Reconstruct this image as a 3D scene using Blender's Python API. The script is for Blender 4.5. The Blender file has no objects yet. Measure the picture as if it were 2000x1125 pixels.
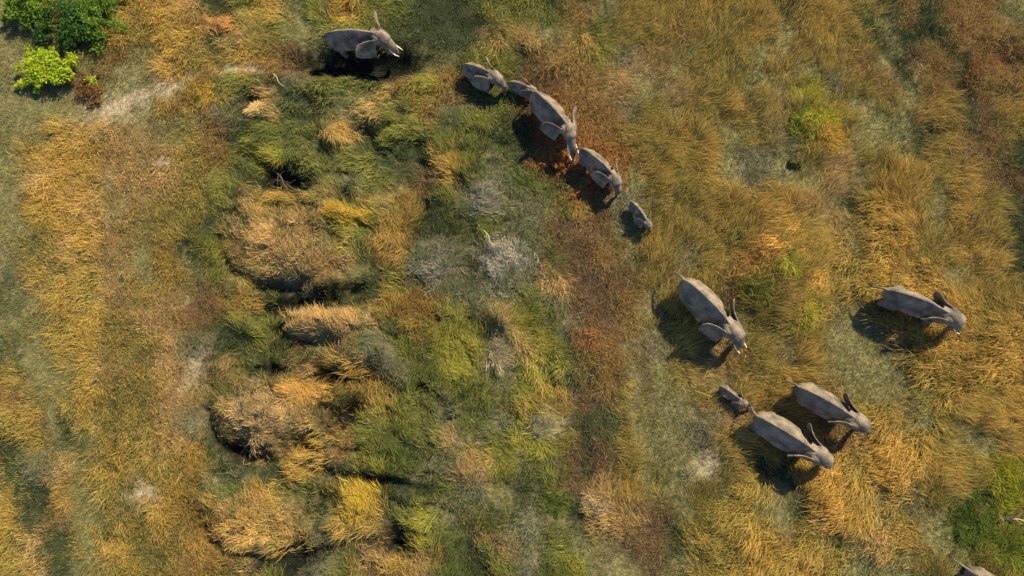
import bpy, bmesh, math, random
import numpy as np
from mathutils import Vector, Matrix, noise as mnoise
R = math.radians
random.seed(7)
rng = np.random.default_rng(11)
S = bpy.context.scene
C = S.collection

# ------------------------------------------------------------------ camera, sky, sun, exposure
TILT = 9.0          # degrees off straight down
DIST = 42.0
LENS = 24.19
cam_d = bpy.data.cameras.new('camera'); cam = bpy.data.objects.new('camera', cam_d); C.objects.link(cam)
cam_d.lens = LENS; cam_d.sensor_width = 36; cam_d.clip_end = 3000; cam_d.clip_start = 0.5
cam.location = (0, -DIST*math.sin(R(TILT)), DIST*math.cos(R(TILT)))
cam.rotation_euler = (R(TILT), 0, 0)
S.camera = cam
S.render.resolution_x = 1024; S.render.resolution_y = 576

SUN_EL, SUN_AZ = 45.0, 41.0       # azimuth east of north (+Y)
w = bpy.data.worlds.new('World'); S.world = w; w.use_nodes = True
nt = w.node_tree; bg = nt.nodes['Background']
sky = nt.nodes.new('ShaderNodeTexSky'); sky.sky_type = 'NISHITA'; sky.sun_disc = False
sky.sun_elevation = R(SUN_EL); sky.sun_rotation = R(SUN_AZ)
sky.air_density = 1.2; sky.dust_density = 0.4; sky.ozone_density = 2.0
nt.links.new(sky.outputs[0], bg.inputs[0]); bg.inputs[1].default_value = 0.070
sd = bpy.data.lights.new('sun', 'SUN'); sun = bpy.data.objects.new('sun', sd); C.objects.link(sun)
sd.energy = 5.0; sd.angle = R(1.5); sd.color = (1.0, 0.755, 0.40)
dv = Vector((math.sin(R(SUN_AZ))*math.cos(R(SUN_EL)), math.cos(R(SUN_AZ))*math.cos(R(SUN_EL)), math.sin(R(SUN_EL))))
sun.rotation_euler = dv.to_track_quat('Z', 'Y').to_euler()
S.view_settings.view_transform = 'Standard'; S.view_settings.look = 'None'
S.view_settings.exposure = 1.03; S.view_settings.gamma = 1.0
try:
    S.cycles.max_bounces = 6; S.cycles.diffuse_bounces = 3; S.cycles.transmission_bounces = 3
except Exception: pass

# ------------------------------------------------------------------ plan coordinates: photo pixel (2000 x 1125) -> ground point at height z
F = LENS/36*2000
ct, st = math.cos(R(TILT)), math.sin(R(TILT))
def at(px, py, z=0.0):
    px = np.asarray(px, float); py = np.asarray(py, float)
    dx = (px-1000)/F; dy = -(py-562.5)/F
    wx = dx; wy = dy*ct + st; wz = dy*st - ct
    t = (z-cam.location.z)/wz
    return wx*t, wy*t + cam.location.y
def inv(x, y):                     # ground point (z=0) -> plan chart coordinates
    x = np.asarray(x, float); y = np.asarray(y, float)
    ry = y-cam.location.y; rz = -cam.location.z
    cy = ry*ct + rz*st; cz = -ry*st + rz*ct
    k = F/(-cz)
    return 1000 + x*k, 562.5 - cy*k

# ------------------------------------------------------------------ smooth value noise
def vnoise(x, y, seed=0):
    xi = np.floor(x).astype(np.int64); yi = np.floor(y).astype(np.int64)
    fx = x-xi; fy = y-yi
    fx = fx*fx*(3-2*fx); fy = fy*fy*(3-2*fy)
    def h(a, b):
        n = (a*374761393 + b*668265263 + seed*1442695041) & 0xffffffff
        n = ((n ^ (n >> 13))*1274126177) & 0xffffffff
        n = n ^ (n >> 16)
        return (n & 0xffff)/65535.0
    return (h(xi, yi)*(1-fx)+h(xi+1, yi)*fx)*(1-fy) + (h(xi, yi+1)*(1-fx)+h(xi+1, yi+1)*fx)*fy
def fbm(x, y, seed=0, oct=3):
    v = 0; a = .5; s = 0
    for i in range(oct):
        v = v + a*vnoise(x*2**i, y*2**i, seed+i*17); s += a; a *= .5
    return v/s

# ------------------------------------------------------------------ vegetation chart of the meadow (one letter per 1.5 m of ground)
# G gold tall  T straw  O olive-gold  B brown  R rust  b burnt brown  g green  l lime  s short turf  d dark low green with shade in its colour  y grey dead  p bare soil  k wet black mud, partly painted shade
VEG = """
sgggOGGTdOGsOGOgddOOOgBsOOOGOGdGGOdBdBBs
ssdgGOGGdTOssOOddddTTsGOOOBOOGsGGOsddBBB
ssssBpGOsGBbkkkkssOOdBTOyBsOOsGsOBsbBdRk
sssbspTsOOdyOOdBlBdObbBTTsTOOssOyOBsBkBB
sssppsGsykTddyTOByOgbRBByOsOGOTllsOsGdbG
ssGGTssOBdgggTdOOgOddRRBOOGOsOybGsssdBbO
sGGGpTTOBglgsOOddGgsdRRRBOOGsysgTOgsOBBd
sTGGpTTOOdkkOyOsbGOygdbRsGOGsyssTsGGOGBb
sGGTsTOOOTGGTOsGdOygyOBbyOOOGGGTsdGGsGOd
sOGGTOOOdTTTylgGddggybBbsgOGOGGOTsGGsGOd
sOTGTsGdlBTTTTOByysyygbBsGsOOGgOGsGGOGGd
dGOOTsGsOsTyTssOyydyyTbbbOyOBOlGOOGGGsGd
dsGOTOTbBGdkkkdGByysgybbBsGObgBlGsOGGGOO
ssOGOTTBdOOTTTTgBlgTlgybBsOdsggOssyBGGOG
dsOGOOTyddOdsTygOllTTldBByOsBOyGsssyGGGG
OssOTOTpTOdTkGkygllylOdBbsOTbOGOsssdOdGG
BsOGOOTTgTyTGdGOOgOOlGbbOssGsGGBBsssOGOG
OGdOOOTydByTTkOlOygylybdOssyTbBBbOGsOsGG
dOdsGOTGdkTkGBgggTsOllbbOssyGObOBTGGOssG
dyTgGOgGsydGGslgsyTlsObbOsspOgdGGOGGGOOO
OdGsOpGGsgGOdGkddgysdgbTGOsgsOsdGGyyOsdl
GdBsOgGkGTGTsGGOlsOgysdTTbsgOOsdTGOOsdgl
OTdOGgOGBTTGyyTklgdTygssbbdOgGBOdsTGssgg
OTdsOOOBGTOkyOTGTgdOyglssbsOgGOGOsssgsgO
""".split()
KEYS = 'GTOBRbglsdypk'
KI = {k: i for i, k in enumerate(KEYS)}
VG = np.array([[KI[c] for c in row] for row in VEG])
assert VG.shape == (24, 40), VG.shape
for r_, c_, k_ in [(2, 5, 's'), (3, 5, 's'), (6, 4, 'T'), (7, 4, 'T')]:      # single cells corrected
    VG[r_, c_] = KI[k_]
#            colour (linear)          height dens  colour2
PAL = {'G': ((.52, .365, .110), .88, 1.0, (.33, .245, .070)),
       'T': ((.56, .405, .190), .58, 1.0, (.38, .28, .130)),
       'O': ((.35, .315, .095), .64, 1.0, (.17, .205, .055)),
       'B': ((.37, .255, .095), .58, 1.0, (.18, .135, .060)),
       'R': ((.44, .215, .080), .50, 1.0, (.24, .13, .055)),
       'b': ((.18, .120, .065), .40, .8, (.12, .09, .050)),
       'g': ((.19, .225, .060), .60, 1.0, (.085, .13, .042)),
       'l': ((.40, .385, .075), .60, 1.0, (.20, .235, .050)),
       's': ((.21, .215, .090), .26, .8, (.14, .16, .075)),
       'd': ((.065, .100, .045), .40, .8, (.04, .07, .035)),
       'y': ((.23, .235, .170), .50, 1.0, (.12, .145, .085)),
       'p': ((.40, .35, .23), .12, .35, (.25, .22, .14)),
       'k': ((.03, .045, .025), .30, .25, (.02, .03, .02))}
SOIL = {'G': (.085, .072, .030), 'T': (.12, .092, .050), 'O': (.055, .060, .028), 'B': (.11, .072, .040), 'R': (.12, .065, .035),
        'b': (.070, .055, .040), 'g': (.045, .058, .024), 'l': (.085, .095, .025), 's': (.135, .140, .080), 'd': (.028, .038, .024),
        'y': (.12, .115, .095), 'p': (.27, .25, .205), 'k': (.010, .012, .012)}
RELIEF = dict(G=.10, T=.30, O=.12, B=0, R=0, b=-.05, g=.05, l=.12, s=-.03, d=-.18, y=.15, p=-.05, k=-.55)
colA = np.array([PAL[k][0] for k in KEYS]); hgt = np.array([PAL[k][1] for k in KEYS])
den = np.array([PAL[k][2] for k in KEYS]); colB = np.array([PAL[k][3] for k in KEYS])
soil = np.array([SOIL[k] for k in KEYS]); rel = np.array([RELIEF[k] for k in KEYS])

# sharper patches laid over the chart: key, centre, radii, turn (degrees, chart clockwise)
PATCH = [('k', 705, 122, 150, 27, 0), ('k', 565, 597, 100, 20, -9), ('k', 672, 806, 40, 19, -25), ('k', 570, 1096, 105, 18, -14),  # first patch: wet ditch with the tusker's shadow painted into its black
         ('k', 550, 340, 45, 9, 30), ('k', 770, 1070, 65, 13, 18), ('k', 650, 742, 80, 14, 8), ('k', 455, 885, 28, 18, 20), ('k', 590, 870, 26, 15, -20), ('k', 720, 940, 90, 13, 8), ('k', 520, 725, 45, 9, 0), ('d', 500, 918, 80, 14, 5),
         ('k', 495, 193, 16, 10, 0), ('d', 730, 945, 120, 13, 8), ('d', 600, 232, 90, 12, 30), ('d', 720, 290, 70, 14, 35), ('d', 900, 40, 60, 40, 0),
         ('d', 450, 660, 45, 16, 20), ('d', 1075, 720, 12, 130, -6), ('d', 1140, 860, 12, 90, -10), ('d', 1130, 1010, 75, 13, 30),
         ('d', 720, 560, 130, 10, -5), ('d', 1560, 960, 14, 75, -30), ('d', 1690, 60, 14, 70, -45), ('d', 1830, 95, 110, 11, 22), ('d', 1890, 250, 75, 12, 55), ('d', 1960, 180, 45, 14, 10), ('d', 1760, 140, 60, 14, 50), ('b', 1900, 310, 60, 26, 30), ('d', 1800, 290, 13, 45, 0), ('d', 1950, 90, 50, 10, -30),
         ('d', 30, 690, 12, 60, -35), ('s', 100, 800, 16, 170, -15), ('s', 160, 980, 18, 120, -8), ('d', 60, 950, 60, 14, 30),
         ('d', 225, 850, 7, 150, 0), ('G', 208, 860, 9, 150, 2), ('G', 297, 840, 10, 120, 2), ('d', 1475, 900, 20, 60, -35),
         ('s', 255, 150, 30, 36, -25), ('T', 200, 262, 120, 18, 0), ('p', 300, 180, 185, 17, -17), ('p', 455, 138, 85, 12, -8), ('p', 320, 318, 19, 9, 0), ('s', 210, 345, 14, 40, 8), ('p', 440, 135, 45, 12, -12),
         ('p', 288, 962, 22, 14, 0), ('p', 375, 722, 16, 14, 0), ('s', 95, 215, 110, 26, 4), ('y', 1345, 925, 18, 12, 0), ('p', 1165, 985, 14, 12, 0),
         ('s', 1245, 800, 24, 190, -7), ('s', 1370, 720, 20, 90, -20), ('s', 1650, 660, 36, 110, -6), ('s', 1700, 260, 70, 38, 40), ('s', 1530, 90, 18, 50, 10),
         ('T', 545, 478, 95, 68, 0), ('T', 522, 812, 98, 70, 0), ('T', 640, 632, 78, 30, -6), ('T', 505, 1015, 92, 58, 0), ('G', 590, 765, 75, 22, 22),
         ('G', 700, 412, 65, 13, -12), ('l', 665, 425, 22, 30, 0), ('B', 770, 470, 35, 45, 0), ('G', 675, 705, 45, 12, -20), ('G', 550, 388, 70, 10, 5), ('T', 655, 270, 40, 10, 35),
         ('y', 940, 385, 48, 40, 0), ('y', 975, 515, 48, 48, 0), ('y', 845, 520, 38, 38, 0), ('y', 975, 690, 26, 45, 20), ('y', 1065, 830, 32, 22, 0),
         ('y', 520, 800, 42, 22, 0), ('y', 1375, 828, 36, 13, 0), ('G', 705, 990, 25, 48, -35), ('G', 1035, 790, 60, 18, 10), ('T', 985, 640, 40, 14, 45),
         ('G', 1620, 965, 26, 80, -35), ('G', 1745, 900, 30, 62, -12), ('G', 1600, 60, 32, 70, 20), ('G', 1740, 430, 60, 80, 0), ('G', 1850, 690, 110, 55, 12),
         ('G', 1905, 805, 28, 40, -25), ('G', 1755, 625, 55, 42, 20), ('O', 1340, 640, 45, 40, 20), ('G', 1520, 1090, 36, 50, 0), ('R', 1095, 315, 30, 20, 20), ('R', 1165, 352, 20, 14, 20), ('R', 1065, 232, 22, 22, 0),
         ('G', 330, 70, 50, 70, -25), ('G', 390, 110, 60, 20, 30), ('G', 325, 492, 13, 42, -22), ('G', 350, 1000, 75, 16, 15), ('l', 880, 640, 60, 60, 0), ('l', 1055, 670, 20, 40, 0),
         ('B', 175, 175, 22, 28, 0), ('g', 250, 1040, 34, 30, 0), ('b', 1110, 480, 60, 60, 0), ('b', 1160, 600, 50, 70, 0), ('R', 1150, 660, 40, 30, 20), ('G', 1515, 535, 80, 105, 0), ('R', 1480, 510, 40, 44, 30), ('l', 1508, 525, 30, 30, 0), ('g', 1470, 575, 26, 24, 0), ('l', 1562, 600, 18, 46, 0), ('G', 1600, 240, 60, 60, 0), ('G', 1850, 905, 70, 34, 10)]
def key_at(px, py, jit, rs):
    """vegetation key for each chart position; jit blurs the borders"""
    n = px.shape[0]
    jx = px + rs.normal(0, jit, n) + 40*(vnoise(px/45, py/45, 3)-.5); jy = py + rs.normal(0, jit, n) + 40*(vnoise(px/45, py/45, 4)-.5)
    c = np.clip((jx/50).astype(int), 0, 39); r = np.clip((jy/46.875).astype(int), 0, 23)
    k = VG[r, c].copy()
    # beyond the photo's edge: broad random meadow
    out = (jx < -40) | (jx > 2040) | (jy < -40) | (jy > 1165)
    if out.any():
        v = fbm(jx/160, jy/160, 9)
        ko = np.where(v < .42, KI['s'], np.where(v < .5, KI['O'], np.where(v < .6, KI['G'], KI['T'])))
        k[out] = ko[out]
    jx = px + rs.normal(0, 5, n) + 16*(vnoise(px/22, py/22, 5)-.5); jy = py + rs.normal(0, 5, n) + 16*(vnoise(px/22, py/22, 6)-.5)
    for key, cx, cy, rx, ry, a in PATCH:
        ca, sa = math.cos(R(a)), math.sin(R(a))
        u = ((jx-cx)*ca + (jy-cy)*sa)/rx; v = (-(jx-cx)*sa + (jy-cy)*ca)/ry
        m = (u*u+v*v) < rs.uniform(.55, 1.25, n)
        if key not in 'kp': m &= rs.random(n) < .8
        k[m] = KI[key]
    k[(jx < 110) & (jy < 720) & (k == KI['d']) & (rs.random(n) < .75)] = KI['s']
    c = channels(jx, py)
    k[(c > .3) & (rs.random(n) < .75)] = KI['d']; k[(c > .72) & (rs.random(n) < .6)] = KI['k']  # crevices between tussocks keyed dark: their shade is put into the colour
    return k

def channels(px, py):
    mid = np.exp(-((px-720)/330)**4)*np.exp(-((py-640)/500)**6)
    wx = px+.17*py+34*(vnoise(px/50, py/50, 91)-.5); wy = py-.14*px+34*(vnoise(px/46, py/46, 92)-.5)
    n = fbm(wx/120, wy/56, 90, 3)
    return mid*np.clip(1-np.abs(n-.5)/.040, 0, 1)
def patch_relief(px, py):
    z = np.zeros_like(px)
    for key, cx, cy, rx, ry, a in PATCH:
        amp = {'k': -.80, 'd': -.22, 'T': .70, 'G': .34, 'y': .22, 'B': .15, 'l': .1}.get(key, 0)
        if px is None or amp == 0: continue
        if cx > 1200: amp *= .35
        if cx < 400: amp *= .15
        if (cx, cy) == (1515, 535): amp = 1.5
        ca, sa = math.cos(R(a)), math.sin(R(a))
        u = ((px-cx)*ca + (py-cy)*sa)/rx; v = (-(px-cx)*sa + (py-cy)*ca)/ry
        q_ = u*u+v*v; z += amp*np.exp(-q_*1.0)
        if key == 'T' and rx > 70 and cx > 400: z += amp*.25*np.exp(-q_**3) - .55*np.exp(-((np.sqrt(q_)-1.22)/.14)**2)*(v > -.3)
    return z - .50*channels(px, py)
def ground_z(x, y):
    x = np.asarray(x, float); y = np.asarray(y, float)
    px, py = inv(x, y)
    fade = np.clip(1-np.maximum(np.abs(px-1000)-1150, np.abs(py-562)-750)/300, 0, 1)
    mid = np.exp(-((px-720)/330)**2)*np.exp(-((py-640)/560)**4)
    gx = np.clip(px/50-.5, 0, 38.999); gy = np.clip(py/46.875-.5, 0, 22.999)
    xi = gx.astype(int); yi = gy.astype(int); fx = gx-xi; fy = gy-yi
    fx = fx*fx*(3-2*fx); fy = fy*fy*(3-2*fy)
    RG = rel[VG]
    zr = (RG[yi, xi]*(1-fx)+RG[yi, xi+1]*fx)*(1-fy)+(RG[yi+1, xi]*(1-fx)+RG[yi+1, xi+1]*fx)*fy
    z = zr*(.35+.9*mid) + patch_relief(px, py)
    z = z + (fbm(x/3.1, y/3.1, 21)-.5)*(.35+.9*mid) + (fbm(x/1.0, y/1.0, 31)-.5)*(.12+.35*mid)
    return z*fade

# lean of the grass tips, degrees anticlockwise from +X
DIRS = np.array([[200, 300, 200, 190, 300, 320, 60, 60, 60, 30],
                 [180, 330, 240, 150, 150, 300, 20, 20, 40, 20],
                 [170, 10, 120, 100, 60, 300, 60, 0, 170, 10],
                 [180, 10, 60, 80, 60, 300, 30, 30, 170, 170],
                 [190, 0, 100, 130, 120, 290, 40, 340, 190, 350],
                 [200, 340, 120, 120, 100, 100, 110, 200, 195, 60]], float)
def lean(px, py):
    gx = np.clip(px/200-.5, 0, 8.999); gy = np.clip(py/187.5-.5, 0, 4.999)
    xi = gx.astype(int); yi = gy.astype(int); fx = gx-xi; fy = gy-yi
    E = np.exp(1j*np.radians(DIRS))
    v = (E[yi, xi]*(1-fx)+E[yi, xi+1]*fx)*(1-fy)+(E[yi+1, xi]*(1-fx)+E[yi+1, xi+1]*fx)*fy
    return np.angle(v)

# ------------------------------------------------------------------ materials
def mat(name): 
    m = bpy.data.materials.new(name); m.use_nodes = True
    return m, m.node_tree, m.node_tree.nodes['Principled BSDF'], m.node_tree.nodes['Material Output']
def grass_mat(name, trans=.32, rough=.75, spec=.15):
    m, t, p, out = mat(name)
    a = t.nodes.new('ShaderNodeVertexColor'); a.layer_name = 'col'
    p.inputs['Roughness'].default_value = rough; p.inputs['Specular IOR Level'].default_value = spec
    t.links.new(a.outputs[0], p.inputs['Base Color'])
    tr = t.nodes.new('ShaderNodeBsdfTranslucent'); t.links.new(a.outputs[0], tr.inputs[0])
    mx = t.nodes.new('ShaderNodeMixShader'); mx.inputs[0].default_value = trans
    t.links.new(p.outputs[0], mx.inputs[1]); t.links.new(tr.outputs[0], mx.inputs[2]); t.links.new(mx.outputs[0], out.inputs[0])
    return m
M_grass = grass_mat('grass_blades')
M_leaf = grass_mat('shrub_leaves', .35, .6, .25)
def noise_col(t, scale, c0, c1, detail=6, lo=.35, hi=.65, vec=None):
    n = t.nodes.new('ShaderNodeTexNoise'); n.inputs['Scale'].default_value = scale; n.inputs['Detail'].default_value = detail
    if vec: t.links.new(vec, n.inputs['Vector'])
    r = t.nodes.new('ShaderNodeValToRGB'); r.color_ramp.elements[0].color = (*c0, 1); r.color_ramp.elements[1].color = (*c1, 1)
    r.color_ramp.elements[0].position = lo; r.color_ramp.elements[1].position = hi
    t.links.new(n.outputs[0], r.inputs[0]); return n, r
def ground_mat():
    m, t, p, out = mat('meadow_soil')
    a = t.nodes.new('ShaderNodeVertexColor'); a.layer_name = 'col'
    geo = t.nodes.new('ShaderNodeNewGeometry')
    n, r = noise_col(t, 3.5, (.55, .55, .55), (1.5, 1.5, 1.5), 8, .3, .7, geo.outputs['Position'])
    mx = t.nodes.new('ShaderNodeMixRGB'); mx.blend_type = 'MULTIPLY'; mx.inputs[0].default_value = 1
    t.links.new(a.outputs[0], mx.inputs[1]); t.links.new(r.outputs[0], mx.inputs[2]); t.links.new(mx.outputs[0], p.inputs['Base Color'])
    p.inputs['Roughness'].default_value = 1; p.inputs['Specular IOR Level'].default_value = 0
    b = t.nodes.new('ShaderNodeBump'); b.inputs['Distance'].default_value = .12; b.inputs['Strength'].default_value = .8
    n2 = t.nodes.new('ShaderNodeTexNoise'); n2.inputs['Scale'].default_value = 9; n2.inputs['Detail'].default_value = 6
    t.links.new(geo.outputs['Position'], n2.inputs['Vector']); t.links.new(n2.outputs[0], b.inputs['Height']); t.links.new(b.outputs[0], p.inputs['Normal'])
    return m
def skin_mat():
    m, t, p, out = mat('elephant_skin')
    tc = t.nodes.new('ShaderNodeTexCoord')
    oi = t.nodes.new('ShaderNodeObjectInfo'); va = t.nodes.new('ShaderNodeVectorMath'); va.operation = 'ADD'
    vs = t.nodes.new('ShaderNodeVectorMath'); vs.operation = 'SCALE'; vs.inputs[3].default_value = .37
    t.links.new(oi.outputs['Location'], vs.inputs[0]); t.links.new(tc.outputs['Object'], va.inputs[0]); t.links.new(vs.outputs[0], va.inputs[1])
    n, r = noise_col(t, 1.5, (.085, .084, .089), (.245, .220, .190), 8, .36, .64, va.outputs[0])
    n3, r3 = noise_col(t, 11, (.66, .66, .68), (1.22, 1.18, 1.12), 6, .3, .7, tc.outputs['Object'])
    mx = t.nodes.new('ShaderNodeMixRGB'); mx.blend_type = 'MULTIPLY'; mx.inputs[0].default_value = 1
    t.links.new(r.outputs[0], mx.inputs[1]); t.links.new(r3.outputs[0], mx.inputs[2]); t.links.new(mx.outputs[0], p.inputs['Base Color'])
    p.inputs['Roughness'].default_value = .72; p.inputs['Specular IOR Level'].default_value = .3
    v = t.nodes.new('ShaderNodeTexVoronoi'); v.feature = 'DISTANCE_TO_EDGE'; v.inputs['Scale'].default_value = 9
    t.links.new(tc.outputs['Object'], v.inputs['Vector'])
    mr = t.nodes.new('ShaderNodeMapRange'); mr.inputs[1].default_value = 0; mr.inputs[2].default_value = .12
    t.links.new(v.outputs['Distance'], mr.inputs[0])
    ad = t.nodes.new('ShaderNodeMath'); ad.operation = 'ADD'; t.links.new(mr.outputs[0], ad.inputs[0]); t.links.new(n3.outputs[0], ad.inputs[1])
    b = t.nodes.new('ShaderNodeBump'); b.inputs['Distance'].default_value = .02; b.inputs['Strength'].default_value = .6
    t.links.new(ad.outputs[0], b.inputs['Height']); t.links.new(b.outputs[0], p.inputs['Normal'])
    return m
def simple_mat(name, c0, c1, scale=8, rough=.7):
    m, t, p, out = mat(name); tc = t.nodes.new('ShaderNodeTexCoord')
    n, r = noise_col(t, scale, c0, c1, 5, .35, .65, tc.outputs['Object'])
    t.links.new(r.outputs[0], p.inputs['Base Color']); p.inputs['Roughness'].default_value = rough
    b = t.nodes.new('ShaderNodeBump'); b.inputs['Distance'].default_value = .02; t.links.new(n.outputs[0], b.inputs['Height']); t.links.new(b.outputs[0], p.inputs['Normal'])
    return m
M_ground = ground_mat(); M_skin = skin_mat()
M_ivory = simple_mat('tusk_ivory', (.72, .66, .52), (.85, .80, .68), 6, .4)
M_hair = simple_mat('tail_hair', (.02, .018, .016), (.05, .04, .035), 20, .8)
M_eye = simple_mat('eye', (.015, .01, .008), (.03, .02, .015), 5, .15)
M_wood = simple_mat('dead_wood', (.035, .026, .020), (.10, .075, .055), 9, .85)
M_palewood = simple_mat('bleached_wood', (.35, .31, .24), (.55, .49, .38), 9, .8)
M_stem = simple_mat('shrub_stem', (.07, .05, .03), (.14, .10, .06), 9, .85)

# ------------------------------------------------------------------ helpers
def tag(o, label=None, cat=None, group=None, kind=None):
    if label: o['label'] = label
    if cat: o['category'] = cat
    if group: o['group'] = group
    if kind: o['kind'] = kind
    return o
def link_mesh(name, me, m, parent=None):
    o = bpy.data.objects.new(name, me); C.objects.link(o)
    me.materials.clear(); me.materials.append(m)
    if parent: o.parent = parent
    return o
def np_mesh(name, V, Fc, col=None, smooth=False):
    """V (n,3), Fc (m,k) faces of one size, col (n,3)"""
    me = bpy.data.meshes.new(name); n = len(V); m, k = Fc.shape
    me.vertices.add(n); me.vertices.foreach_set('co', np.ascontiguousarray(V, dtype=np.float32).ravel())
    me.loops.add(m*k); me.loops.foreach_set('vertex_index', np.ascontiguousarray(Fc, dtype=np.int32).ravel())
    me.polygons.add(m); me.polygons.foreach_set('loop_start', np.arange(0, m*k, k, dtype=np.int32))
    me.update(calc_edges=True)
    if col is not None:
        ca = me.color_attributes.new('col', 'FLOAT_COLOR', 'POINT')
        ca.data.foreach_set('color', np.concatenate([col, np.ones((n, 1))], 1).astype(np.float32).ravel())
    if smooth: me.polygons.foreach_set('use_smooth', np.ones(m, bool))
    return me
def blades(root, ang, L, el, wd, col, twist=None, stiff=.5):
    """ribbon grass blades: root (n,3); tips lean towards ang at elevation el; returns V, F, col"""
    n = len(L); d = np.stack([np.cos(ang), np.sin(ang), np.zeros(n)], 1); s = np.stack([-np.sin(ang), np.cos(ang), np.zeros(n)], 1)
    up = np.array([[0, 0, 1.]])
    if twist is not None: s = s*np.cos(twist)[:, None] + up*np.sin(twist)[:, None]
    Lc = L[:, None]; W = (wd*.5)[:, None]
    tip = root + d*(Lc*np.cos(el)[:, None]) + up*(Lc*np.sin(el)[:, None])
    midp = root + d*(Lc*.33) + up*(Lc*(stiff*.5+.5*np.sin(el)[:, None]))
    V = np.stack([root-s*W, root+s*W, midp-s*W*.9, midp+s*W*.9, tip], 1).reshape(-1, 3)
    b = np.arange(n)[:, None]*5
    Fc = np.concatenate([b+np.array([[0, 1, 3]]), b+np.array([[0, 3, 2]]), b+np.array([[2, 3, 4]])], 1).reshape(-1, 3)
    return V, Fc, np.repeat(col, 5, 0)

# ------------------------------------------------------------------ ground: one sheet to the horizon
def build_ground():
    xi = np.arange(-41, 41.01, .22); yi = np.arange(-27, 29.01, .22)
    g = np.array([2, 5, 10, 20, 40, 80, 160, 320, 640, 1200.])
    xs = np.concatenate([-41-g[::-1], xi, 41+g]); ys = np.concatenate([-27-g[::-1], yi, 29+g])
    X, Y = np.meshgrid(xs, ys); x = X.ravel(); y = Y.ravel(); z = ground_z(x, y)
    px, py = inv(x, np.clip(y, -60, 60)); rs = np.random.default_rng(5)
    col = 0
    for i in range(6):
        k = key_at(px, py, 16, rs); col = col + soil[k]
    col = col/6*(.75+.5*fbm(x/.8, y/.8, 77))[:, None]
    nx, ny = len(xs), len(ys); i = np.arange(nx*ny).reshape(ny, nx)
    Fc = np.stack([i[:-1, :-1], i[:-1, 1:], i[1:, 1:], i[1:, :-1]], -1).reshape(-1, 4)
    me = np_mesh('ground', np.stack([x, y, z], 1), Fc, col, True)
    tag(link_mesh('ground', me, M_ground), kind='structure')
build_ground()

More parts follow.
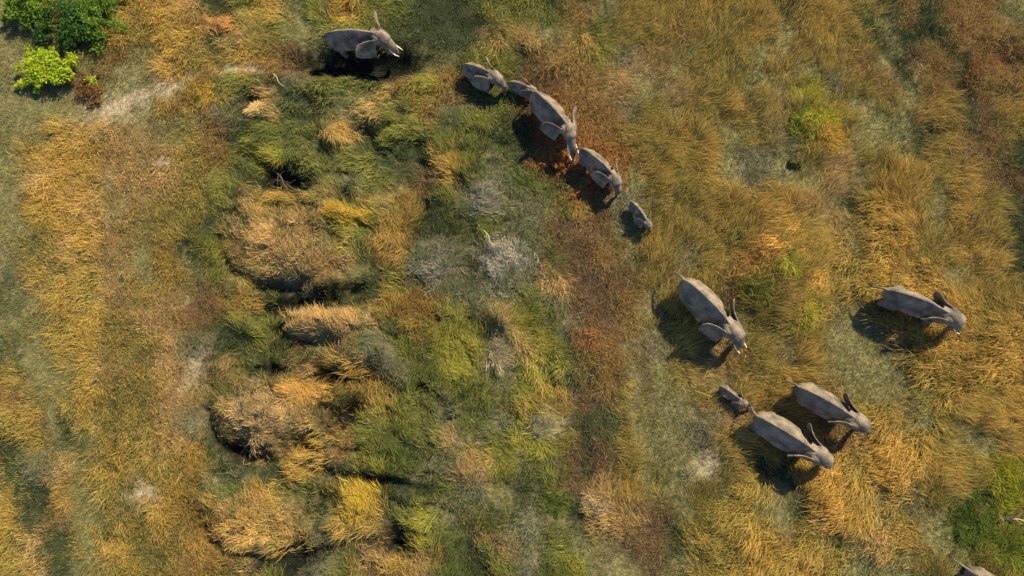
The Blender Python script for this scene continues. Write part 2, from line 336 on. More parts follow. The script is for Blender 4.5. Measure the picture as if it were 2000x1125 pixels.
# ------------------------------------------------------------------ grass: millions nobody could count, four kinds
NT = 92000
def build_grass(density=1.0):
    rs = np.random.default_rng(101)
    n = int(NT*density)
    x = rs.uniform(-39, 39, n); y = rs.uniform(-24.5, 26.5, n)
    px, py = inv(x, y)
    keep = (np.abs(px-1000) < 1000+190) & (np.abs(py-562) < 562+190)
    keep &= ~(((np.abs(px-1000) > 1040) | (np.abs(py-562) > 600)) & (rs.random(n) < .45))
    x = x[keep]; y = y[keep]; px = px[keep]; py = py[keep]; n = len(x)
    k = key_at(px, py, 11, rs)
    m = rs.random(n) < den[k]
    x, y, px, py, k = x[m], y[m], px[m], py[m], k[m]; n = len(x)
    # a low layer of dark green between the dry clumps
    midc = np.exp(-((px-740)/350)**6)
    under = (rs.random(n) < .42*np.where(px < 410, .3, np.where(px > 1180, .32, 1))*np.clip((fbm(x/1.3, y/1.3, 71, 2)-.38)*5, 0, 1.6)) & np.isin(k, [KI[c] for c in 'GTO'])
    k = np.where(under, np.where(rs.random(n) < .6, KI['d'], KI['g']), k)
    # clumps: height and colour drift over a metre or so
    cl = fbm(x/.9, y/.9, 41, 2); cl2 = fbm(x/2.4, y/2.4, 51, 2)
    west = px < 410
    H = np.where((px > 1180) & np.isin(k, [KI[c] for c in 'GTO']), 1.2, 1.0)*np.where(west & np.isin(k, [KI[c] for c in 'GTOB']), .72, 1.0)*hgt[k]*(.45+1.1*np.clip((cl-.25)*1.6, 0, 1))*rs.uniform(.8, 1.2, n)
    wild = 1.1*(fbm(x/1.7, y/1.7, 61, 2)-.5)*2
    loc = np.where(px < 420, 1.7, np.where(px < 1120, 1.5, .8))
    ang0 = lean(px, py) + wild*loc*1.5 + rs.normal(0, .25, n)
    east = px > 1180
    short = np.isin(k, [KI[c] for c in 'spk'])
    bushy = np.isin(k, [KI[c] for c in 'BRby'])
    nb = np.where(short, 17, 14).astype(int)
    idx = np.repeat(np.arange(n), nb); N = len(idx)
    kk = k[idx]
    spread = np.where(short, .30, .17)[idx]
    rx = x[idx]+rs.normal(0, 1, N)*spread; ry = y[idx]+rs.normal(0, 1, N)*spread
    rz = ground_z(rx, ry)-.03
    ang = ang0[idx]+rs.normal(0, 1, N)*np.where(bushy[idx], 1.3, np.where(short[idx], 1.2, np.where(east[idx], .36, np.where(west[idx], .8, .42))))
    L = np.clip(H[idx]*rs.uniform(.5, 1.15, N), .08, 1.4)
    el = np.radians(np.clip(rs.normal(0, 1, N)*17+np.where(short[idx], 42, 30), 4, 80))
    wd = np.where(short[idx], .018, .0205)*rs.uniform(.6, 1.5, N)
    tw = rs.normal(0, .55, N)
    t = np.clip(rs.beta(1.6, 1.6, N)*.6 + .4*(1-cl2[idx])*1.0 + .0, 0, 1)[:, None]
    # neighbouring kinds grow into one another: pull each stem's colour half way to the mix around it
    gx = np.clip(px/50-.5, 0, 38.999); gy = np.clip(py/46.875-.5, 0, 22.999); xi = gx.astype(int); yi = gy.astype(int); fx = (gx-xi)[:, None]; fy = (gy-yi)[:, None]
    def mixof(Pal):
        Q = Pal[VG]; return (Q[yi, xi]*(1-fx)+Q[yi, xi+1]*fx)*(1-fy)+(Q[yi+1, xi]*(1-fx)+Q[yi+1, xi+1]*fx)*fy
    mA, mB = mixof(colA), mixof(colB)
    q = np.where(np.isin(k, [KI['k'], KI['p'], KI['d']]), 0, np.where(px < 410, .62, np.where(px < 1150, .30, .42)))[:, None]
    cA = colA[k]*(1-q)+mA*q; cB = colB[k]*(1-q)+mB*q
    east2 = np.clip((px-1180)/150, 0, 1)
    ow = ((west | (px > 1200)) & np.isin(k, [KI['O'], KI['g']]))[:, None]
    cA = np.where(ow, cA*.42+np.array([[.50, .345, .11]])*.58, cA); cB = np.where(ow, cB*.7+np.array([[.36, .25, .08]])*.3, cB)
    og = (np.isin(k, [KI['O'], KI['s'], KI['y']])*midc)[:, None]; cA = cA*(1-og*np.array([[.15, .05, .12]])); cB = cB*(1-og*np.array([[.22, .10, .15]]))
    col = cA[idx]*(1-t)+cB[idx]*t
    tb = (rs.normal(1, .16, n)[idx]*rs.normal(1, .16, N))[:, None]
    col = np.clip(col*np.clip(tb, .5, 1.7), .006, .85)
    # a few bleached and a few green stems everywhere
    bl = (rs.random(N) < .05)[:, None]; col = np.where(bl & ~np.isin(kk, [KI['k']])[:, None], col*.4+np.array([[.36, .31, .17]])*.6, col)
    root = np.stack([rx, ry, rz], 1)
    V, Fc, cc = blades(root, ang, L, el, wd, col, tw)
    groups = [('golden_grass', 'GTO', 'tall golden and straw coloured grass leaning over in swathes', 'dry grass'),
              ('green_grass', 'gldk', 'lush and dark green grass round the wet ditches', 'green grass'),
              ('brown_scrub', 'BRb', 'low rust brown and burnt scrub beside the elephant path', 'scrub'),
              ('grey_grass', 'y', 'dead grey matted grass', 'dead grass'),
              ('short_turf', 'sp', 'short sage green turf in the worn lanes', 'turf')]
    Vb = V.reshape(-1, 5, 3); cb = cc.reshape(-1, 5, 3)
    pat = np.array([[0, 1, 3], [0, 3, 2], [2, 3, 4]])
    for name, ks, lab, cat in groups:
        s = np.isin(kk, [KI[c] for c in ks]); q = int(s.sum())
        Fq = (np.arange(q)[:, None, None]*5+pat[None]).reshape(-1, 3)
        me = np_mesh(name, Vb[s].reshape(-1, 3), Fq, cb[s].reshape(-1, 3))
        tag(link_mesh(name, me, M_grass), lab, cat, kind='stuff')
    print('blades', N)
build_grass()

# ------------------------------------------------------------------ single tussocks
def tussock(px, py, rx, ry, h, c0, c1, label, nbl=1500, comb=None, cat='tussock', group='large grass tussocks', name='grass_tussock', wdt=.026):
    cx, cy = at(px, py); cx = float(cx); cy = float(cy); rs = np.random.default_rng(int(px*7+py))
    z0 = float(ground_z(cx, cy))
    a = rs.uniform(0, 2*math.pi, nbl); r = np.sqrt(rs.random(nbl))*np.where(rs.random(nbl) < .3, 1.5, 1)
    wob = .5+.95*vnoise(np.cos(a)*2.2+cx, np.sin(a)*2.2+cy, 2); ox = np.cos(a)*r*rx*.8*wob; oy = np.sin(a)*r*ry*.8*wob
    dome = (1-r*r)*h*.35
    rootz = ground_z(cx+ox, cy+oy)-z0+np.maximum(dome, 0)*.6
    if comb is None: ang = lean(np.array([px*1.]), np.array([py*1.]))[0]+9*(fbm(ox*.9+cx, oy*.9+cy, 8)-.5)+.5*np.sin(a)+rs.normal(0, .6, nbl)
    else: ang = math.radians(comb)+rs.normal(0, .35, nbl)+.4*np.sin(a)
    L = h*rs.uniform(.5, 1.15, nbl)*(.6+.8*fbm(ox*1.4+cx, oy*1.4+cy, 12)); el = np.radians(np.clip(20+16*(1-r)+rs.normal(0, 16, nbl), 5, 85))
    t = rs.random(nbl)[:, None]; col = np.array([c0])*(1-t)+np.array([c1])*t
    col = np.clip(col*rs.normal(1, .18, nbl)[:, None], .01, .85)
    V, Fc, cc = blades(np.stack([ox, oy, rootz], 1), ang, L, el, wdt*rs.uniform(.6, 1.5, nbl), col, rs.normal(0, .5, nbl))
    me = np_mesh(name, V, Fc, cc); o = link_mesh(name, me, M_grass); o.location = (cx, cy, z0)
    tag(o, label, cat, group)
for a in [
 (545, 480, 2.6, 2.0, .46, (.58, .42, .20), (.36, .28, .14), 'broad straw coloured tussock north of the long black ditch', 2600),
 (522, 812, 2.8, 2.0, .46, (.56, .42, .21), (.33, .27, .16), 'broad tan tussock with a grey matted middle beside the small black pool', 2800),
 (505, 1018, 2.5, 1.7, .46, (.60, .42, .16), (.38, .28, .11), 'orange gold tussock above the wet ditch at the bottom edge', 2400),
 (600, 765, 1.6, .8, .70, (.64, .41, .14), (.45, .30, .10), 'bright gold strip of tussock just above the small black pool', 1200, 160),
 (640, 632, 2.2, .9, .50, (.60, .44, .20), (.45, .31, .13), 'pale straw tussock directly south of the long black ditch', 1500, 110),
 (690, 425, 1.7, .8, .85, (.56, .38, .07), (.30, .26, .05), 'yellow green tussock with drooping golden crest, right of the broad straw one', 1500, 150),
 (765, 470, 1.1, 1.2, .80, (.36, .25, .09), (.22, .17, .06), 'rusty brown tussock with long hanging blades', 1300, 250),
 (940, 385, 1.7, 1.4, .45, (.44, .43, .37), (.24, .26, .20), 'silvery grey swirled tussock, upper of the grey ones', 1500, 20),
 (978, 512, 1.8, 1.6, .48, (.45, .45, .42), (.28, .27, .24), 'pale grey bristly tussock on the edge of the brown scrub strip', 1800),
 (845, 520, 1.5, 1.3, .45, (.28, .29, .27), (.17, .17, .15), 'dark grey tussock left of the pale grey bristly one', 1200),
 (800, 610, 1.4, 1.0, .70, (.34, .21, .07), (.20, .17, .05), 'brown domed tussock ringed by green grass', 1400),
 (702, 985, .9, 1.6, .85, (.62, .46, .08), (.38, .33, .06), 'yellow gold crest of grass combed to one side above the lower ditch', 1400, 120),
 (655, 262, 1.2, .6, .65, (.58, .42, .17), (.38, .30, .11), 'orange gold tussock at the end of the upper green swathe', 900, 320),
 (1065, 832, 1.1, .9, .60, (.50, .46, .34), (.34, .35, .12), 'pale grey and lime tussock at the right edge of the wet meadow', 1200, 40),
 (975, 690, .8, 1.3, .60, (.46, .42, .32), (.26, .26, .12), 'pale grey matted tussock among lime green grass', 1100),
 (1085, 984, .8, .7, .60, (.16, .20, .05), (.08, .12, .035), 'small green spiky tussock near the dark green furrow', 500),
 (1165, 985, .7, .7, .45, (.50, .47, .40), (.44, .30, .12), 'small whitish tussock right of the small green spiky one', 500),
 (1745, 905, 1.1, 2.0, .80, (.52, .36, .11), (.38, .26, .07), 'tall golden tussock combed to the left, below the far right elephant', 1900, 185),
 (1618, 968, 1.0, 2.3, .80, (.52, .35, .11), (.38, .26, .07), 'long golden ridge of grass below the lowest cow elephant', 1900, 200),
 (498, 212, .8, .5, .40, (.70, .55, .30), (.55, .42, .22), 'small bleached tussock beside the tiny black hole', 500),
 (440, 45, 1.2, .8, .60, (.58, .34, .13), (.40, .25, .10), 'copper tussock near the top edge left of the big tusker', 900),
 (1508, 522, 1.0, .8, .6, (.42, .38, .06), (.20, .24, .04), 'yellow green tuft among rusty grass, upper right of the lone cow', 900),
 (1468, 572, .9, .8, .6, (.22, .24, .05), (.09, .13, .03), 'dark green tuft just right of the lone cow elephant', 900),
 (1562, 600, .8, 1.7, .6, (.42, .37, .06), (.20, .23, .04), 'narrow yellow green tuft along the right edge of the rusty patch', 1300),
 (1895, 1015, 1.5, 1.9, .5, (.10, .16, .03), (.04, .09, .02), 'dark green grass mound left of the dead branch', 2600),
 (1588, 232, 1.5, 1.7, .7, (.42, .44, .035), (.20, .27, .03), 'fuzzy yellow green tuft edged with gold in the upper right meadow', 2600),
 (1556, 235, .8, 1.2, .6, (.16, .22, .04), (.07, .12, .03), 'darker green tuft touching the left side of the gold edged one', 900),
 (1612, 262, .9, 1.2, .7, (.56, .38, .08), (.40, .30, .05), 'orange gold tuft on the right side of the gold edged green one', 1100),
 (1965, 945, 1.5, 1.5, .7, (.36, .36, .035), (.16, .21, .03), 'yellow green grass mound at the right edge above the dead branch', 2600),
 (1962, 1070, 1.7, 1.6, .6, (.20, .25, .035), (.08, .13, .025), 'mid green grass mound at the right edge below the dead branch', 2600),
 (1548, 478, 1.7, 1.2, .8, (.62, .42, .13), (.46, .30, .09), 'bright orange gold crest of grass above the rusty patch, upper right of the lone cow', 1700, 200),
 (1590, 560, .8, 1.8, .8, (.60, .41, .12), (.42, .29, .08), 'gold rim of grass down the right side of the rusty patch', 1300, 200),
 (1475, 500, 1.2, 1.1, .6, (.44, .24, .08), (.26, .16, .06), 'rust coloured tussock directly above the dark green tuft by the lone cow', 1200),
 (395, 180, 1.5, 1.3, .65, (.48, .33, .08), (.30, .24, .06), 'rounded olive gold tussock at the right end of the bare path', 1300)]:
    tussock(*a[:8], nbl=int(a[8]*1.25), comb=a[9] if len(a) > 9 else None)

# ------------------------------------------------------------------ tubes and lofts in bmesh
def tube(bm, pts, rad, n=12, squash=1.0):
    pts = [Vector(p) for p in pts]; rings = []
    for i, p in enumerate(pts):
        d = (pts[min(i+1, len(pts)-1)]-pts[max(i-1, 0)]).normalized()
        a = Vector((0, 1, 0)) if abs(d.y) < .9 else Vector((1, 0, 0))
        u = a.cross(d).normalized(); v = d.cross(u)
        rings.append([bm.verts.new(p+(u*math.cos(2*math.pi*k/n)+v*math.sin(2*math.pi*k/n)*squash)*rad[i]) for k in range(n)])
    for i in range(len(rings)-1):
        for k in range(n):
            bm.faces.new((rings[i][k], rings[i][(k+1) % n], rings[i+1][(k+1) % n], rings[i+1][k]))
    bm.faces.new(rings[0][::-1]); bm.faces.new(rings[-1])
def ellipsoid(bm, c, r, rot=None, seg=20, rings=14):
    m = Matrix.Translation(c) @ (rot.to_4x4() if rot else Matrix.Identity(4)) @ Matrix.Diagonal((*r, 1))
    bmesh.ops.create_uvsphere(bm, u_segments=seg, v_segments=rings, radius=1, matrix=m)
def spl(pts, n):
    pts = [Vector(p) for p in pts]; out = []
    P = [pts[0]]+pts+[pts[-1]]
    for i in range(1, len(P)-2):
        for k in range(n):
            t = k/n; a, b, c, d = P[i-1], P[i], P[i+1], P[i+2]
            out.append(.5*((2*b)+(c-a)*t+(2*a-5*b+4*c-d)*t*t+(3*b-a-3*c+d)*t**3))
    out.append(pts[-1]); return out
def bm_mesh(name, bm, smooth=True):
    bmesh.ops.recalc_face_normals(bm, faces=bm.faces); me = bpy.data.meshes.new(name); bm.to_mesh(me); bm.free()
    if smooth: me.polygons.foreach_set('use_smooth', np.ones(len(me.polygons), bool))
    return me
def fuse(name, bm, voxel, it):
    me = bm_mesh(name, bm); o = bpy.data.objects.new('fuse', me); C.objects.link(o)
    r = o.modifiers.new('r', 'REMESH'); r.mode = 'VOXEL'; r.voxel_size = voxel; r.use_smooth_shade = True
    s = o.modifiers.new('s', 'SMOOTH'); s.factor = .5; s.iterations = it
    dg = bpy.context.evaluated_depsgraph_get(); dg.update()
    res = bpy.data.meshes.new_from_object(o.evaluated_get(dg)); res.name = name
    bpy.data.objects.remove(o); bpy.data.meshes.remove(me)
    res.polygons.foreach_set('use_smooth', np.ones(len(res.polygons), bool)); return res

# ------------------------------------------------------------------ elephants
#        x,    half width, top, bottom
TORSO = [(-2.34, .10, 2.02, 1.55), (-2.26, .36, 2.22, 1.32), (-2.08, .58, 2.40, 1.12), (-1.75, .76, 2.58, 1.02), (-1.3, .90, 2.72, .96), (-.8, .99, 2.82, .92),
         (-.3, 1.00, 2.86, .90), (.2, .93, 2.82, .94), (.65, .66, 2.73, 1.05), (1.0, .44, 2.60, 1.22), (1.35, .36, 2.50, 1.45), (1.75, .36, 2.50, 1.6), (1.95, .20, 2.35, 1.8)]
def elephant(name, rump, neck, s, label, group, yaw=0, earL=36, earR=36, fat=1.0, tusk=.75, trunk='down', tail='down', stride=0, ear=1.12, calf=False, head=1.1, tiltL=14, tiltR=22):
    zr = 2.25
    if s is None:
        s = 1.0
        for _ in range(4):
            a = np.array(at(*rump, zr*s)); b = np.array(at(*neck, 2.5*s)); s = float(np.linalg.norm(b-a)/3.55)
    a = np.array(at(*rump, zr*s)); b = np.array(at(*neck, 2.5*s))
    hd = math.atan2(b[1]-a[1], b[0]-a[0])
    fit = float(np.linalg.norm(b-a)/(3.55*s))
    cxy = a+np.array([math.cos(hd), math.sin(hd)])*2.27*s*fit
    gz = float(min(0, ground_z(cxy[0], cxy[1])))
    root = bpy.data.objects.new(name, None); C.objects.link(root); root.location = (cxy[0], cxy[1], gz); root.rotation_euler = (0, 0, hd); root.scale = (s, s, s)
    tag(root, label, 'elephant', group)
    print(name, label[:40], 'scale %.2f fit %.2f' % (s, fit), 'heading %.0f' % math.degrees(hd))
    bm = bmesh.new(); n = 36; rings = []
    hs = 1.08 if calf else 1.0
    for (x, hw, zt, zb) in TORSO:
        x *= fit; hw *= fat*.87; zt += .10*min(1, hw/.7); zc = zb+(zt-zb)*.36; ring = []
        for k in range(n):
            t = 2*math.pi*k/n; sy, cz = math.sin(t), math.cos(t)
            if cz >= 0:
                e = 1.16; yy = abs(sy)**(2/1.12); zz = abs(cz)**(2/e)
                ring.append(bm.verts.new((x, math.copysign(yy, sy)*hw, zc+zz*(zt-zc))))
            else: ring.append(bm.verts.new((x, sy*hw, zc+cz*(zc-zb))))
        rings.append(ring)
    for i in range(len(rings)-1):
        for k in range(n): bm.faces.new((rings[i][k], rings[i][(k+1) % n], rings[i+1][(k+1) % n], rings[i+1][k]))
    bm.faces.new(rings[0][::-1]); bm.faces.new(rings[-1])
    # spine ridge
    tube(bm, [(x*fit, 0, zt+.02) for (x, hw, zt, zb) in TORSO[2:-2]], [.06]*9, 8)
    # hips and shoulder blades
    for sy in (-1, 1):
        ellipsoid(bm, (-1.38*fit, sy*.33*fat, 1.5), (.58, .38, .74)); ellipsoid(bm, (.60*fit, sy*.30*fat, 1.5), (.46, .32, .74))
        # legs
        st_ = stride*(1 if sy > 0 else -1)
        fx = .72*fit
        leg = [(fx, sy*.42, 1.7), (fx+.06+st_*.25, sy*.44, 1.1), (fx+st_*.45, sy*.42, .65), (fx+.02+st_*.55, sy*.40, .22), (fx+.06+st_*.6, sy*.40, 0.0)]
        P = spl(leg, 4); tube(bm, P, list(np.interp(np.linspace(0, 1, len(P)), [0, .3, .55, .8, 1], [.34, .25, .20, .19, .23])), 14)
        hx = -1.5*fit
        leg = [(hx, sy*.42, 1.6), (hx+.16-st_*.2, sy*.43, 1.05), (hx-.10-st_*.45, sy*.41, .55), (hx-.04-st_*.5, sy*.40, .2), (hx+.03-st_*.5, sy*.40, 0.0)]
        P = spl(leg, 4); tube(bm, P, list(np.interp(np.linspace(0, 1, len(P)), [0, .3, .55, .8, 1], [.42, .28, .185, .18, .21])), 14)
    # tail
    tz = {'down': [(-2.2, 0, 2.15), (-2.42, .02, 2.0), (-2.52, .04, 1.6), (-2.5, .02, 1.15), (-2.52, 0, .95)],
          'back': [(-2.2, 0, 2.1), (-2.48, .03, 2.05), (-2.72, .05, 1.85), (-2.92, .06, 1.6), (-3.02, .12, 1.45)],
          'long': [(-2.2, 0, 2.1), (-2.55, .03, 2.1), (-2.95, .05, 1.95), (-3.3, .08, 1.75), (-3.55, .12, 1.55)],
          'left': [(-2.2, 0, 2.15), (-2.45, .05, 2.0), (-2.6, .2, 1.75), (-2.66, .34, 1.5), (-2.7, .42, 1.35)],
          'right': [(-2.2, 0, 2.15), (-2.45, -.03, 2.0), (-2.58, -.15, 1.7), (-2.6, -.3, 1.4), (-2.56, -.36, 1.2)]}[tail]
    tz = [(p[0]*(fit if i == 0 else 1)+(0 if i == 0 else -2.3*(fit-1)), p[1], p[2]) for i, p in enumerate(tz)]
    P = spl(tz, 4); tube(bm, P, list(np.linspace(.10, .045, len(P))), 8)
    # head, turned at the neck
    HJ = Vector((1.35*fit, 0, 0)); RY = Matrix.Rotation(math.radians(yaw), 4, 'Z')
    hb = bmesh.new()
    ellipsoid(hb, (.45, 0, 2.22), (.58, .43, .55)); ellipsoid(hb, (.62, 0, 2.40), (.36, .36, .32))
    ellipsoid(hb, (.72, 0, 2.0), (.42, .31, .46)); ellipsoid(hb, (.62, 0, 1.72), (.40, .24, .24))
    for sy in (-1, 1):
        ellipsoid(hb, (.62, sy*.20, 2.34), (.34, .20, .30)); ellipsoid(hb, (.86, sy*.19, 1.86), (.26, .12, .22))
        ellipsoid(hb, (.25, sy*.30, 2.2), (.40, .22, .40))
    tube(hb, [(-.35, 0, 2.05), (0, 0, 2.1), (.4, 0, 2.15)], [.46, .44, .42], 18)
    tk = {'down': [(.82, 0, 2.05), (1.08, 0, 1.72), (1.16, 0, 1.3), (1.12, 0, .85), (1.16, 0, .45), (1.24, 0, .22)],
          'fwd': [(.82, 0, 2.05), (1.12, 0, 1.75), (1.36, 0, 1.35), (1.55, 0, .95), (1.72, 0, .62), (1.92, 0, .48)],
          'curl': [(.82, 0, 2.05), (1.08, .02, 1.7), (1.2, .05, 1.3), (1.2, .10, .9), (1.08, .2, .6), (.95, .3, .55)]}[trunk]
    P = spl(tk, 5); tube(hb, P, list(np.interp(np.linspace(0, 1, len(P)), [0, .2, .4, .6, .8, 1], [.34, .27, .20, .155, .12, .085])), 16)
    # ears: curved fans hinged on the side of the head, top edge nearer the neck than the bottom edge
    for sy, fl in ((1, earL-9), (-1, earR-6)):
        f = math.radians(fl); ta = math.radians(tiltL if sy > 0 else tiltR); nu, nv = 12, 12; L = 1.26*ear; Hh = 1.18*ear; gr = []
        dback = Vector((-math.cos(f), sy*math.sin(f), .04)); ddown = Vector((.10, sy*math.sin(ta), -math.cos(ta))); nn = dback.cross(ddown).normalized()*sy
        for i in range(nu+1):
            row = []
            for j in range(nv+1):
                v = j/nv; um = (1-(abs(v-.36)/.66)**2.3)**.55 if abs(v-.36) < .66 else 0
                um = max(um, .04); u = i/nu*um
                vv = v*(1-.28*(i/nu)**2*0)-.10*u*(1-v)
                curl = .10*math.sin(u*math.pi)*L - .05*math.sin(v*math.pi*2)*u
                p = Vector((.24, sy*.41, 2.52)) + dback*(u*L) + ddown*(vv*Hh) + nn*(curl)
                row.append(p)
            gr.append(row)
        th = .032
        A = [[hb.verts.new(p+nn*th) for p in row] for row in gr]; B = [[hb.verts.new(p-nn*th) for p in row] for row in gr]
        for i in range(nu):
            for j in range(nv):
                hb.faces.new((A[i][j], A[i+1][j], A[i+1][j+1], A[i][j+1])); hb.faces.new((B[i][j+1], B[i+1][j+1], B[i+1][j], B[i][j]))
        for i in range(nu):
            hb.faces.new((A[i][0], B[i][0], B[i+1][0], A[i+1][0])); hb.faces.new((A[i+1][nv], B[i+1][nv], B[i][nv], A[i][nv]))
        for j in range(nv):
            hb.faces.new((A[0][j+1], B[0][j+1], B[0][j], A[0][j])); hb.faces.new((A[nu][j], B[nu][j], B[nu][j+1], A[nu][j+1]))
    HS = Matrix.Translation((0, 0, 2.3)) @ Matrix.Scale(head, 4) @ Matrix.Translation((0, 0, -2.3))
    hb.transform(Matrix.Translation(HJ) @ RY @ HS)
    bmesh.ops.recalc_face_normals(hb, faces=hb.faces)
    tmp = bpy.data.meshes.new('tmp'); hb.to_mesh(tmp); hb.free(); bm.from_mesh(tmp); bpy.data.meshes.remove(tmp)
    body = link_mesh('body', fuse('elephant_body', bm, .034, 3), M_skin, root)
    # tusks, tail hair, eyes
    T = Matrix.Translation(HJ) @ RY @ HS
    for sy in (-1, 1):
        if tusk > 0:
            tb = bmesh.new(); q = tusk
            P = spl([(.92, sy*.20, 1.78), (.92+.30*q, sy*(.20+.08*q), 1.78-.30*q), (.92+.62*q, sy*(.20+.10*q), 1.78-.46*q), (.92+.92*q, sy*(.20+.05*q), 1.78-.46*q)], 4)
            tube(tb, P, list(np.linspace(.062, .016, len(P))), 10); tb.transform(T)
            link_mesh('tusk', bm_mesh('tusk', tb), M_ivory, root)
        eb = bmesh.new(); ellipsoid(eb, (.93, sy*.335, 2.12), (.035, .03, .035), None, 10, 8); eb.transform(T)
        link_mesh('eye', bm_mesh('eye', eb), M_eye, root)
    tb = bmesh.new(); e = Vector(tz[-1]); d = (e-Vector(tz[-2])).normalized()
    for k in range(16):
        o = Vector((random.gauss(0, .05), random.gauss(0, .05), random.gauss(0, .04)))
        tube(tb, [e-d*.08, e+d*.14+o*.8, e+d*.34+o*1.6], [.016, .012, .004], 5)
    link_mesh('tail_tuft', bm_mesh('tail_tuft', tb), M_hair, root)
    return root
GL, GR = 'elephants walking in single file', 'elephants crossing the golden grass'
elephant('elephant', (630, 62), (729, 59), None, 'large tusked elephant walking right beside the long black ditch near the top edge', GL, yaw=-28, earL=48, earR=60, tusk=.8, tiltL=4, trunk='curl', stride=.5, fat=.92)
elephant('elephant', (904, 124), (958, 142), .63, 'rearmost elephant of the single file, its head at the rump of the squeezed young one', GL, yaw=-12, earL=28, earR=34, tusk=.35, tiltR=26, stride=.4, fat=1.0, head=1.3)
elephant('elephant', (993, 157), (1033, 168), .43, 'young elephant squeezed against the rump of the largest cow in the file', GL, yaw=-5, earL=32, earR=34, tusk=0, stride=-.3, calf=True)
elephant('elephant', (1041, 176), (1107, 241), None, 'largest cow in the single file with two long parallel tusks', GL, yaw=-24, earL=30, earR=58, tusk=1.15, trunk='fwd', stride=.4, fat=1.08)
elephant('elephant', (1136, 289), (1197, 340), None, 'mid sized tuskless elephant in the file, right in front of the long tusks', GL, yaw=-22, earL=26, earR=44, tusk=0, tail='right', stride=-.5)
elephant('elephant', (1233, 393), (1264, 431), None, 'small calf walking alone at the front of the single file', GL, yaw=-14, earL=30, earR=42, tusk=0, tail='left', stride=.4, calf=True, fat=.88)
elephant('elephant', (1338, 546), (1426, 633), None, 'big grey cow with short white tusks walking alone between file and lower herd', GR, yaw=-6, earL=34, earR=38, tusk=.7, tail='back', stride=.5, fat=1.05, tiltL=11, tiltR=18)
elephant('elephant', (1739, 567), (1853, 611), None, 'slender elephant farthest right, tail held out behind it', GR, yaw=-12, earL=20, earR=34, tusk=.6, tail='back', stride=-.4, fat=.86, tiltL=12, tiltR=-6)
elephant('elephant', (1564, 757), (1668, 816), None, 'upper of the two adults side by side in tall gold grass, ears swept back', GR, yaw=-3, earL=30, earR=28, tusk=0, tail='back', stride=.5, fat=.96, tiltL=12, tiltR=-2)
elephant('elephant', (1484, 815), (1594, 882), None, 'lowest adult elephant in full view, walking just ahead of a tiny calf', GR, yaw=-4, earL=32, earR=30, tusk=.4, tail='left', stride=-.4, tiltL=12, tiltR=0)
elephant('elephant', (1410, 755), (1449, 783), None, 'tiny calf following close behind an adult, trunk reaching for its tail', GR, yaw=-4, earL=26, earR=28, tusk=0, trunk='fwd', tail='back', stride=.4, calf=True, fat=.82, ear=.95, head=1.25)
elephant('elephant', (1903, 1120), (1996, 1184), None, 'elephant mostly beyond the bottom right corner, only its rump and tail showing', GR, tusk=.5, tail='long')

# ------------------------------------------------------------------ shrubs
def shrub(px, py, rx, ry, h, c0, c1, label, nclump=42, leaf=.085, per=110, name='shrub', cat='shrub', group='shrubs', stems=9):
    cx, cy = at(px, py, h*.5); cx, cy = float(cx), float(cy); z0 = float(ground_z(cx, cy)); rs = np.random.default_rng(int(px*3+py*5))
    root = bpy.data.objects.new(name, None); C.objects.link(root); root.location = (cx, cy, z0); tag(root, label, cat, group)
    a = rs.uniform(0, 2*math.pi, nclump); r = np.sqrt(rs.random(nclump))*rs.uniform(.7, 1.4, nclump)
    zz = h*(.30+.62*np.sqrt(np.clip(1-r*r, 0, 1))*rs.uniform(.55, 1.1, nclump))
    cc = np.stack([np.cos(a)*r*rx, np.sin(a)*r*ry, zz], 1); cr = rs.uniform(.12, .36, nclump)*min(rx, ry, 1.6)
    N = nclump*per; ci = np.repeat(np.arange(nclump), per)
    d = rs.normal(0, 1, (N, 3)); d /= np.linalg.norm(d, axis=1)[:, None]
    P = cc[ci]+d*(cr[ci]*rs.random(N)**.5)[:, None]*np.array([[1, 1, .75]])
    P[:, 2] = np.maximum(P[:, 2], .05)
    u = rs.normal(0, 1, (N, 3))+d*.6; u[:, 2] *= .6; u /= np.linalg.norm(u, axis=1)[:, None]
    v = np.cross(u, rs.normal(0, 1, (N, 3))+np.array([[0, 0, 1.5]])); v /= np.linalg.norm(v, axis=1)[:, None]
    L = (leaf*rs.uniform(.6, 1.5, N))[:, None]
    V = np.stack([P-u*L, P-v*L*.42, P+u*L, P+v*L*.42], 1).reshape(-1, 3); Fc = np.arange(N*4).reshape(-1, 4)
    t = np.clip(rs.random(nclump)[ci]*.6+rs.random(N)*.5, 0, 1)[:, None]
    col = np.clip((np.array([c0])*(1-t)+np.array([c1])*t)*rs.normal(1, .15, N)[:, None], .008, .8)
    link_mesh('foliage', np_mesh('foliage', V, Fc, np.repeat(col, 4, 0)), M_leaf, root)
    bm = bmesh.new()
    for k in range(min(stems, nclump)):
        e = Vector(cc[k]); b = Vector((random.gauss(0, .08), random.gauss(0, .08), -.05)); m_ = (b+e)*.5+Vector((random.gauss(0, .1), random.gauss(0, .1), .12))
        q = spl([b, m_, e], 3); tube(bm, q, list(np.linspace(.05, .012, len(q))), 6)
    link_mesh('stems', bm_mesh('stems', bm), M_stem, root)
LIME, LIME2 = (.40, .49, .020), (.22, .36, .02); DG, DG2 = (.055, .14, .018), (.022, .065, .018); MG, MG2 = (.14, .26, .025), (.07, .15, .02)
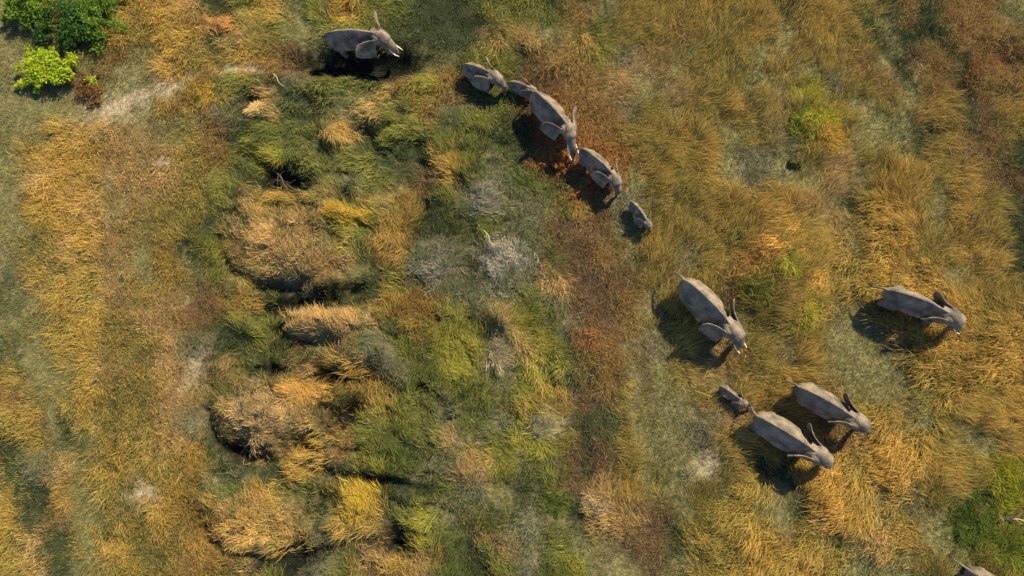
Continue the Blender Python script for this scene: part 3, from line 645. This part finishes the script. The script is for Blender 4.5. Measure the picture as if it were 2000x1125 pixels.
for a in [
 (92, 134, 2.1, 1.35, 1.3, LIME, LIME2, 'bright lime green rounded shrub alone below the dark green thicket', 62),
 (55, 12, 1.6, 1.4, 1.5, DG, MG, 'dark green shrub in the top left corner with paler tips', 46),
 (132, 48, 1.9, 1.7, 1.6, DG, DG2, 'darkest green shrub in the middle of the top left thicket', 60),
 (192, 30, 1.6, 1.7, 1.3, MG, DG, 'mid green shrub with yellow tips at the right end of the top left thicket', 46),
 (1553, 320, .45, .4, .4, (.14, .19, .04), (.06, .10, .03), 'tiny green shrub on bare ground below the yellow green tuft edged with gold', 9)]:
    shrub(*a[:8], nclump=a[8])
RU, RU2 = (.46, .17, .045), (.20, .09, .035)
for a in [(1092, 316, 1.0, .7, .6, RU, RU2, 'rust orange bush left of the mid sized tuskless elephant', 20), (1166, 352, .6, .45, .6, (.40, .12, .04), RU2, 'small dark red bush touching the tuskless elephant', 12),
          (1062, 236, .7, .8, .6, RU, RU2, 'rust brown bush left of the long tusked cow', 16), (172, 168, .8, 1.1, .6, (.24, .12, .05), (.10, .06, .03), 'red brown withered bush right of the lime shrub', 20),
          (1125, 385, .7, .5, .5, RU2, (.3, .12, .05), 'dark rust bush in the scrub strip left of the lone small calf', 12)]:
    shrub(*a[:8], nclump=a[8], leaf=.07, per=60, group='rust coloured bushes', name='rusty_bush', cat='bush')

# ------------------------------------------------------------------ dead wood
def branch(px, py, ang, L, r, label, m, twigs=3, name='dead_branch'):
    x, y = at(px, py); x, y = float(x), float(y); z = float(ground_z(x, y)); rn = random.Random(int(px)); bm = bmesh.new()
    q = spl([(-L*.5, 0, .15), (-L*.15, .06*L, .38), (L*.2, -.03*L, .42), (L*.5, .05*L, .3)], 4); tube(bm, q, list(np.linspace(r, r*.4, len(q))), 8)
    for k in range(twigs):
        b = q[3+k*3 if 3+k*3 < len(q) else -2]; sg = 1 if k % 2 else -1
        e = b+Vector((L*.25*rn.uniform(.7, 1.2), sg*L*.2*rn.uniform(.6, 1.2), rn.uniform(.05, .3))); p = spl([b, (b+e)*.5+Vector((0, sg*.05, .05)), e], 3)
        tube(bm, p, list(np.linspace(r*.45, r*.15, len(p))), 6)
    o = link_mesh(name, bm_mesh(name, bm), m); o.location = (x, y, z+.1); o.rotation_euler = (0, 0, R(ang)); tag(o, label, 'branch', 'dead branches')
branch(1966, 1008, 25, 1.6, .07, 'forked dark dead branch lying between the green mounds at the right edge', M_wood, 4)
branch(1985, 1015, -5, 1.5, .04, 'thin bleached dead branch just below the forked dark one', M_palewood, 2)
branch(548, 352, -48, 2.2, .07, 'long black dead branch sticking out of the small ditch in the green meadow', M_wood, 2)
branch(560, 360, -25, 2.0, .06, 'black dead branch crossing the lower end of the long one', M_wood, 2)
branch(545, 160, -52, 1.2, .03, 'thin bleached stick lying below the left end of the ditch by the tusker', M_palewood, 1)
branch(955, 470, -60, 1.3, .03, 'thin pale stick between the two grey tussocks', M_palewood, 1)
